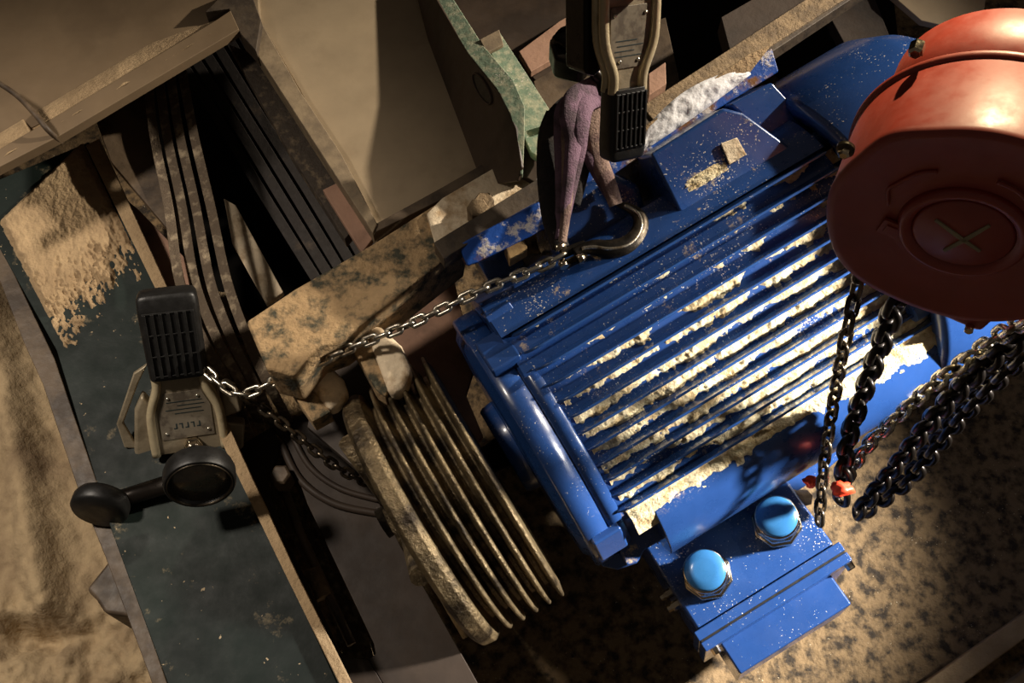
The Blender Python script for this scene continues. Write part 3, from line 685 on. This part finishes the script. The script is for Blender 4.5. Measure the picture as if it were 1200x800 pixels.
# ------------------------------------------------------------------ lever hoists
def hoist(name, label, fr, grip_w, grip_l, grip_t, body_l, body_w, extra, text=None):
    """fr.a across, fr.q from grip end to body, origin at the grip's inner end, n to the viewer"""
    t = thing(name, label, 'hoist', fr.pt(0, 0, -.02))
    gw = grip_w/2
    b = MB(); rings = []
    for v, k in ((-grip_l, .80), (-grip_l*.985, .9), (-grip_l*.95, .97), (-grip_l*.8, 1), (-.2*grip_l, .97), (-.004, .95), (0, .93)):
        r_ = []
        for i in range(24):
            a = 2*PI*i/24; ca_, sa_ = math.cos(a), math.sin(a)
            x = gw*k*math.copysign(abs(ca_)**.32, ca_); z = grip_t/2*k*math.copysign(abs(sa_)**.32, sa_)
            r_.append(fr.pt(x, v, z))
        rings.append(r_)
    b.loft(rings); g = b.build('grip', M['black'], t, bevel=.0015)
    b = MB()
    for k in range(7):
        x = -gw*.78 + k*gw*1.56/6
        b.box(fr, x - gw*.055, x + gw*.055, -grip_l*.80, -grip_l*.04, grip_t/2 - .001, grip_t/2 + .0022)
    for v in (-.8, -.55, -.3, -.06):
        b.box(fr, -gw*.84, gw*.84, grip_l*v - .001, grip_l*v + .001, grip_t/2 - .001, grip_t/2 + .0014)
    b.build('grip_ribs', M['black'], g, bevel=.0006)
    # lever plate with raised rims
    w0 = grip_w*.40; w1 = body_w/2; bl = body_l
    out = [(-w0, -.004), (w0, -.004), (w0*1.02, bl*.16), (w1, bl*.48), (w1*1.02, bl), (-w1*1.02, bl), (-w1, bl*.48), (-w0*1.02, bl*.16)]
    b = MB(); b.prism(fr, out, -.010, .006); b.build('lever', M['cast'], t, bevel=.002)
    for sg in (-1, 1):
        path = smooth_path([fr.pt(sg*w0, -.004, .006), fr.pt(sg*w0*1.02, bl*.15, .007), fr.pt(sg*w1, bl*.48, .007), fr.pt(sg*w1*1.03, bl, .006)], 6)
        b = MB(); b.tube(path, .0052, 10); b.tube([p - fr.n*.012 for p in path], .0050, 8); b.build('rim', M['cast_light'], t)
    pl = [(-w1*.78, bl*.40), (-w0*.80, bl*.20), (w0*.80, bl*.20), (w1*.78, bl*.42), (w1*.78, bl*.80), (-w1*.78, bl*.80)]
    b = MB(); b.prism(fr, pl, .006, .0072); po = b.build('name_plate', M['plate'], t, bevel=.0004)
    for x, v in ((-.62*w0, .27), (.62*w0, .27), (-.62*w1, .72), (.62*w1, .72)):
        b = MB(); b.lathe(fr, [(.007, .0021), (.0082, .0018), (.0088, .0008)], n=10, c=(x, v*bl)); b.build('rivet', M['rivet'], po)
    b = MB()
    for k, (v, l0, l1) in enumerate(((.32, -.55, .5), (.37, -.6, .2), (.42, -.5, .55), (.47, -.55, .3))):
        b.box(fr, w1*l0, w1*l1, bl*v - .0005, bl*v + .0005, .0071, .0075)
    b.build('print', M['ink'], po)
    extra(t, fr, bl, w0, w1)
    return t
# left: lies on the green beam
o_ = W(210, 438, .375)
_q = rub(.03, -.93, -.37); _n = rub(.26, -.35, .90)
lf = Frame(o_, _q.cross(_n), _q.cross(_n).cross(_q))
def ex_left(t, fr, bl, w0, w1):
    # word-like print at the foot of the plate
    b = MB()
    for k in range(5):
        x = -w1*.40 + k*w1*.17
        b.box(fr, x, x + .0016, bl*.60, bl*.67, .0071, .0074)
        b.box(fr, x, x + w1*.11, bl*(.60 if k % 2 else .655), bl*(.615 if k % 2 else .67), .0071, .0074)
    b.build('print', M['ink'], t)
    # side plates of the gear housing, left of the lever in the picture
    b = MB(); b.prism(fr, [(w1*.9, -.01), (w1*1.35, .0), (w1*2.1, bl*.62), (w1*2.0, bl*.95), (w1*1.6, bl*.98), (w1*1.9, bl*.62), (w1*1.25, bl*.12)], -.026, -.018); b.build('side_plate', M['cast'], t, bevel=.002)
    b = MB(); b.prism(fr, [(w1*.6, bl*.7), (w1*1.2, bl*.25), (w1*1.5, bl*.45), (w1*1.75, bl*1.05), (w1*1.5, bl*1.28), (w1*.9, bl*1.3), (w1*.4, bl*1.05)], -.034, -.012); b.build('gear_case', M['cast'], t, bevel=.005)
    b = MB(); b.prism(fr, [(-w1*1.0, bl*.1), (-w1*1.05, bl*.95), (w1*1.0, bl*1.05), (w1*.8, bl*.2)], -.040, -.008); b.build('gear_case', M['cast'], t, bevel=.004)
    b = MB(); b.prism(fr, [(-w1*1.1, bl*.28), (-w1*1.62, bl*.32), (-w1*1.66, bl*.62), (-w1*1.1, bl*.66)], -.024, -.004); b.build('chain_guide', M['cast'], t, bevel=.004)
    b = MB(); b.prism(fr, [(-w1*1.0, bl*.72), (-w1*1.7, bl*.80), (-w1*1.55, bl*1.12), (-w1*.9, bl*1.18)], -.03, -.006); b.build('chain_guide', M['cast'], t, bevel=.003)
    b = MB(); b.lathe(Frame(fr.pt(w1*-.10, bl*.90, .005), fr.a, fr.n), [(0, .011), (.009, .011), (.010, .009), (.017, .009), (.0185, .007)], n=6, smooth=False); b.build('bolt', M['chrome'], t, bevel=.0008)
    # hand wheel
    c = Frame(W(234, 562, .385), RT, rub(.24, -.66, .70))
    b = MB(); b.lathe(c, [(-.018, .028), (-.018, .037), (-.010, .0395), (.004, .0395), (.008, .038), (.008, .034), (.003, .032)], n=60); wo = b.build('hand_wheel', M['black'], t, bevel=.001)
    b = MB(); b.lathe(c, [(.0075, .0355), (.0095, .0350), (.0095, .0338), (.0070, .0332)], n=60, caps=False); b.build('wheel_rim', M['hook'], wo)
    b = MB(); b.lathe(c, [(.002, .0325), (.004, .031), (.0045, .001)], n=48); b.build('wheel_face', M['glass'], wo)
    c2 = Frame(W(118, 592, .318), RT, (BK*.62 - UP*.70 - RT*.05))
    b = MB(); b.lathe(c2, [(-.012, .020), (-.012, .030), (-.006, .033), (.006, .033), (.010, .030), (.010, .010)], n=40); b.build('knob', M['black'], t)
    b = MB(); b.tube([W(122, 590, .315), W(150, 582, .312), W(200, 566, .318)], .011, 12); b.build('spindle', M['blackmetal'], t)
hoist('lever_hoist', 'lever chain hoist with black grip lying on the green beam', lf, .068, .104, .036, .100, .078, ex_left)
# top: hangs from above the frame
th_o = W(731, 101, .68)
_q = rub(-.02, .88, .47); _n = rub(.50, -.40, .77)
tf = Frame(th_o, _q.cross(_n), _q.cross(_n).cross(_q))
def ex_top(t, fr, bl, w0, w1):
    b = MB(); b.prism(fr, [(-w1*1.3, bl*.15), (-w1*.9, bl*.1), (w1*.9, bl*.5), (w1*1.0, bl*1.9), (-w1*1.4, bl*1.9)], -.05, -.012); b.build('gear_case', M['blackmetal'], t, bevel=.004)
    b = MB(); b.lathe(fr, [(.006, .034), (.026, .034), (.030, .030), (.030, .004)], n=48, c=(0, bl*1.22)); b.build('selector_knob', M['cast'], t)
    b = MB(); b.prism(fr, [(-.008, bl*.90), (.008, bl*.90), (.012, bl*1.1), (-.012, bl*1.1)], .007, .03); b.build('pawl', M['chrome'], t, bevel=.001)
hoist('lever_hoist', 'grey lever chain hoist hanging upright at the top centre, black grip down', tf, .044, .073, .026, .098, .058, ex_top)

# black hook block left of the hanging hoist
hb = thing('hook_block', 'black swivel hook block hanging left of the upright hoist', 'hook', W(672, 60, .60))
hz = .60
MB().blob(W(668, 50, hz), .020, 6, .5, 3, scale=(1, .9, .8)).build('swivel', M['blackmetal'], hb)
MB().blob(W(686, 68, hz-.01), .017, 9, .5, 3, scale=(.9, 1.1, .8)).build('nut', M['blackmetal'], hb)
b = MB(); b.pprism(flat(hz), [(643, 44), (672, 30), (692, 34), (696, 62), (682, 76), (650, 68)], -.03, .004); b.build('body', M['blackmetal'], hb, bevel=.005)
MB().tube(smooth_path([W(690, 70, hz), W(697, 85, hz), W(704, 95, hz-.01), W(700, 112, hz-.02), W(680, 118, hz-.03), W(664, 126, hz-.04)]), [.007]*30 + [.004]*11, 10).build('hook', M['blackmetal'], hb)
chain('suspension_chain', [(668, -30, .70), (673, 0, .66), (679, 26, .62)], .0030, .0175, .0185, M['chain'], 'short bright chain above the black hook block at the top edge', twist=.9)

# sling
sl_ = thing('lifting_sling', 'purple and black webbing sling looped over the rail beside the hook', 'sling', W(670, 200, .50))
def ribbon(name, pts, wpx, th, m, nrm=None, tw=0):
    P = smooth_path([W(x, y, z) for x, y, z in pts], 10); b = MB(); rings = []
    for i, p in enumerate(P):
        u = i/(len(P)-1); t = (P[min(i+1, len(P)-1)] - P[max(i-1, 0)]).normalized()
        n = ((nrm or BK) - t*(nrm or BK).dot(t)).normalized(); x = t.cross(n)
        wdt = (wpx[0]*(1-u) + wpx[1]*u)*.00048
        rings.append([p + x*wdt + n*th*.2, p + x*wdt*.4 + n*th, p - x*wdt*.3 + n*th*.75, p - x*wdt + n*th*.1, p - x*wdt - n*th, p + x*wdt - n*th])
    b.loft(rings, smooth=True); return b.build(name, m, sl_)
ribbon('black_strap', [(668, 122, .55), (650, 142, .555), (646, 180, .55), (644, 230, .54), (650, 265, .53), (657, 290, .515)], (26, 20), .004, M['blackweb'])
ribbon('black_strap', [(650, 134, .545), (640, 160, .545), (638, 210, .535), (644, 262, .525), (655, 290, .51)], (22, 12), .004, M['blackweb'])
ribbon('purple_strap', [(694, 110, .575), (672, 124, .58), (667, 150, .577), (666, 190, .565), (664, 240, .55), (659, 284, .53)], (24, 9), .003, M['tanweb'])
ribbon('purple_strap', [(684, 110, .57), (662, 126, .575), (658, 150, .57), (658, 185, .56), (658, 230, .545), (656, 280, .525)], (22, 12), .003, M['purple'])
ribbon('purple_strap', [(704, 110, .58), (686, 122, .59), (681, 148, .587), (679, 175, .575), (671, 215, .555), (662, 262, .535)], (26, 9), .003, M['purple'])
ribbon('purple_strap', [(696, 112, .57), (698, 130, .57), (697, 160, .56), (703, 190, .545), (712, 212, .535), (722, 240, .522)], (30, 16), .003, M['tanweb'])
ribbon('purple_strap', [(702, 104, .585), (676, 116, .592), (668, 136, .59), (672, 165, .58), (668, 200, .57), (661, 250, .545)], (34, 10), .004, M['purple'])
ribbon('black_strap', [(690, 108, .56), (688, 150, .555), (684, 190, .54), (674, 240, .52)], (30, 12), .003, M['blackweb'])
ribbon('purple_strap', [(690, 150, .555), (693, 180, .55), (703, 205, .535), (718, 234, .52)], (26, 12), .003, M['purple'])

# ------------------------------------------------------------------ red chain hoist, upper right
rh = thing('chain_hoist', 'red round chain hoist hanging in the upper right corner', 'hoist', CAM + ray(1120, 300)*.86)
hv = -ray(1128, 268).normalized()
UPp = (UP - hv*UP.dot(hv)).normalized(); RTp = UPp.cross(hv)
hn = (hv*.65 - UPp*.72 - RTp*.17).normalized()
hc = CAM + ray(1134, 276)*.80
HF = Frame(hc, RT*.97 - UP*.25, hn)
b = MB(); nn = 120; rings = []
def scal(a):                       # the cover's outline: round with three soft bolt lugs
    k = 0
    for c_, wd_, am in ((2.55, .22, .035), (4.15, .35, .02), (.6, .3, .03)):
        d_ = (a - c_ + PI) % (2*PI) - PI; k += 1.7*am*math.exp(-(d_/wd_)**2)
    return k - .012*(1 - math.cos(6*a))*.5
for h, r, sc in ((-.082, .105, 0), (-.079, .108, 0), (-.012, .1095, .5), (-.005, .1105, 1), (-.0015, .1100, 1), (.0005, .1080, 1), (.0005, .103, 1), (-.003, .092, .6), (-.003, .074, .2), (-.005, .06, 0)):
    ring = []
    for j in range(nn):
        a = 2*PI*j/nn; rr_ = r*(1 + sc*scal(a))
        ring.append(HF.pt(rr_*math.cos(a), rr_*math.sin(a), h))
    rings.append(ring)
b.loft(rings); b.build('hand_wheel_cover', M['red'], rh)
b = MB(); b.lathe(HF, [(-.088, .108), (-.085, .1105), (-.081, .1105), (-.078, .106)], n=90); b.build('cover_flange', M['red'], rh)
ec = HF.loc(1128, 274, -.003)
b = MB(); b.lathe(HF, [(-.006, .051), (.000, .0475), (.001, .045), (-.002, .0395), (-.004, .0385)], n=60, c=ec); eo = b.build('emblem', M['red'], rh)
b = MB(); b.lathe(HF, [(-.004, .039), (-.0015, .036), (-.001, .001)], n=60, c=ec); b.build('emblem_disc', M['red'], rh)
for p0_, p1_ in (((1097, 257), (1148, 294)), ((1106, 293), (1160, 264))):
    A_ = Vector(HF.loc(*p0_, -.001)); B_ = Vector(HF.loc(*p1_, -.001)); e = (B_-A_).normalized(); e = Vector((-e.y, e.x))*.0017
    MB().prism(HF, [tuple(A_+e*.6), tuple(A_-e), tuple((A_+B_)/2-e*1.3), tuple(B_-e*.5), tuple(B_+e), tuple((A_+B_)/2+e)], -.0015, .0001).build('chalk_cross', M['chalk'], eo)
u, v = HF.loc(990, 177, .003)
f_ = Frame(HF.pt(u, v, .001), HF.a, HF.n)
b = MB(); b.lathe(f_, [(-.002, .0070), (.002, .0070), (.0024, .0055)], n=20); b.build('washer', M['hook'], rh)
b = MB(); b.lathe(f_, [(.002, .0050), (.006, .0048), (.0075, .003)], n=6, smooth=False); b.build('bolt', M['chrome'], rh)
b = MB(); u, v = HF.loc(1043, 270); b.box(HF, u-.0085, u+.0085, v-.0085, v+.0085, -.004, -.0008); eo2 = b.build('embossed_mark', M['red'], rh, bevel=.0006)
b = MB(); b.box(HF, u-.0045, u+.0045, v-.0045, v+.0045, -.002, .0006); b.build('embossed_square', M['red'], eo2, bevel=.0006)
for pts_ in (((1040, 242), (1040, 225), (1050, 218), (1075, 206), (1098, 204)), ((1168, 216), (1190, 226), (1205, 240))):
    b = MB(); b.tube(smooth_path([HF.pt(*HF.loc(x, y), -.0025) for x, y in pts_]), .0016, 6); b.build('embossed_mark', M['red'], rh)
# gear case and suspension frame behind the wheel cover
b = MB(); b.lathe(HF, [(-.168, .060), (-.166, .084), (-.160, .090), (-.086, .094)], n=70); b.build('gear_case', M['red'], rh)
b = MB(); b.box(HF, .012, .080, .045, .112, -.132, -.090); b.build('side_frame', M['red'], rh, bevel=.008)
b = MB(); u, v = .026, .102
b.tube(smooth_path([HF.pt(u-.03, v-.01, -.14), HF.pt(u-.018, v+.025, -.14), HF.pt(u+.01, v+.034, -.14), HF.pt(u+.045, v+.02, -.14), HF.pt(u+.05, v-.01, -.14)]), .009, 10)
b.build('shackle', M['red'], rh)
MB().tube([HF.pt(u+.012, v+.03, -.165), HF.pt(u+.012, v+.03, -.108)], .011, 14).build('pin', M['blackmetal'], rh)
u, v = HF.loc(1075, 60, -.096)
u, v = HF.loc(1075, 60, -.080); fb = Frame(HF.pt(u, v-.004, -.088), HF.a, HF.n)
MB().lathe(fb, [(-.004, .006), (.006, .006), (.008, .004)], n=6, smooth=False).build('bolt', M['chrome'], rh)
# chain guide below
b = MB(); b.box(HF, -.030, .075, -.122, -.09, -.07, -.012); b.build('chain_guide', M['red'], rh, bevel=.006)
b = MB(); u, v = HF.loc(1136, 384, -.01); b.lathe(Frame(HF.pt(u, v, -.008), HF.a, HF.n), [(-.006, .004), (.002, .004), (.003, .003)], n=8); b.build('bolt', M['chrome'], rh)

# ------------------------------------------------------------------ floor bars, lower right corner
for k, (pix, lab) in enumerate((([(1040, 830), (1240, 690), (1250, 712), (1090, 830)], 'flat steel track on the floor crossing the lower right corner, upper of the two'),
                                ([(1128, 840), (1260, 742), (1270, 760), (1180, 840)], 'lower of the two flat steel tracks in the bottom right corner'))):
    tag(plate('floor_track', pix, .03, .035, M['sand'], bevel=.003), lab, 'track', group='floor tracks')
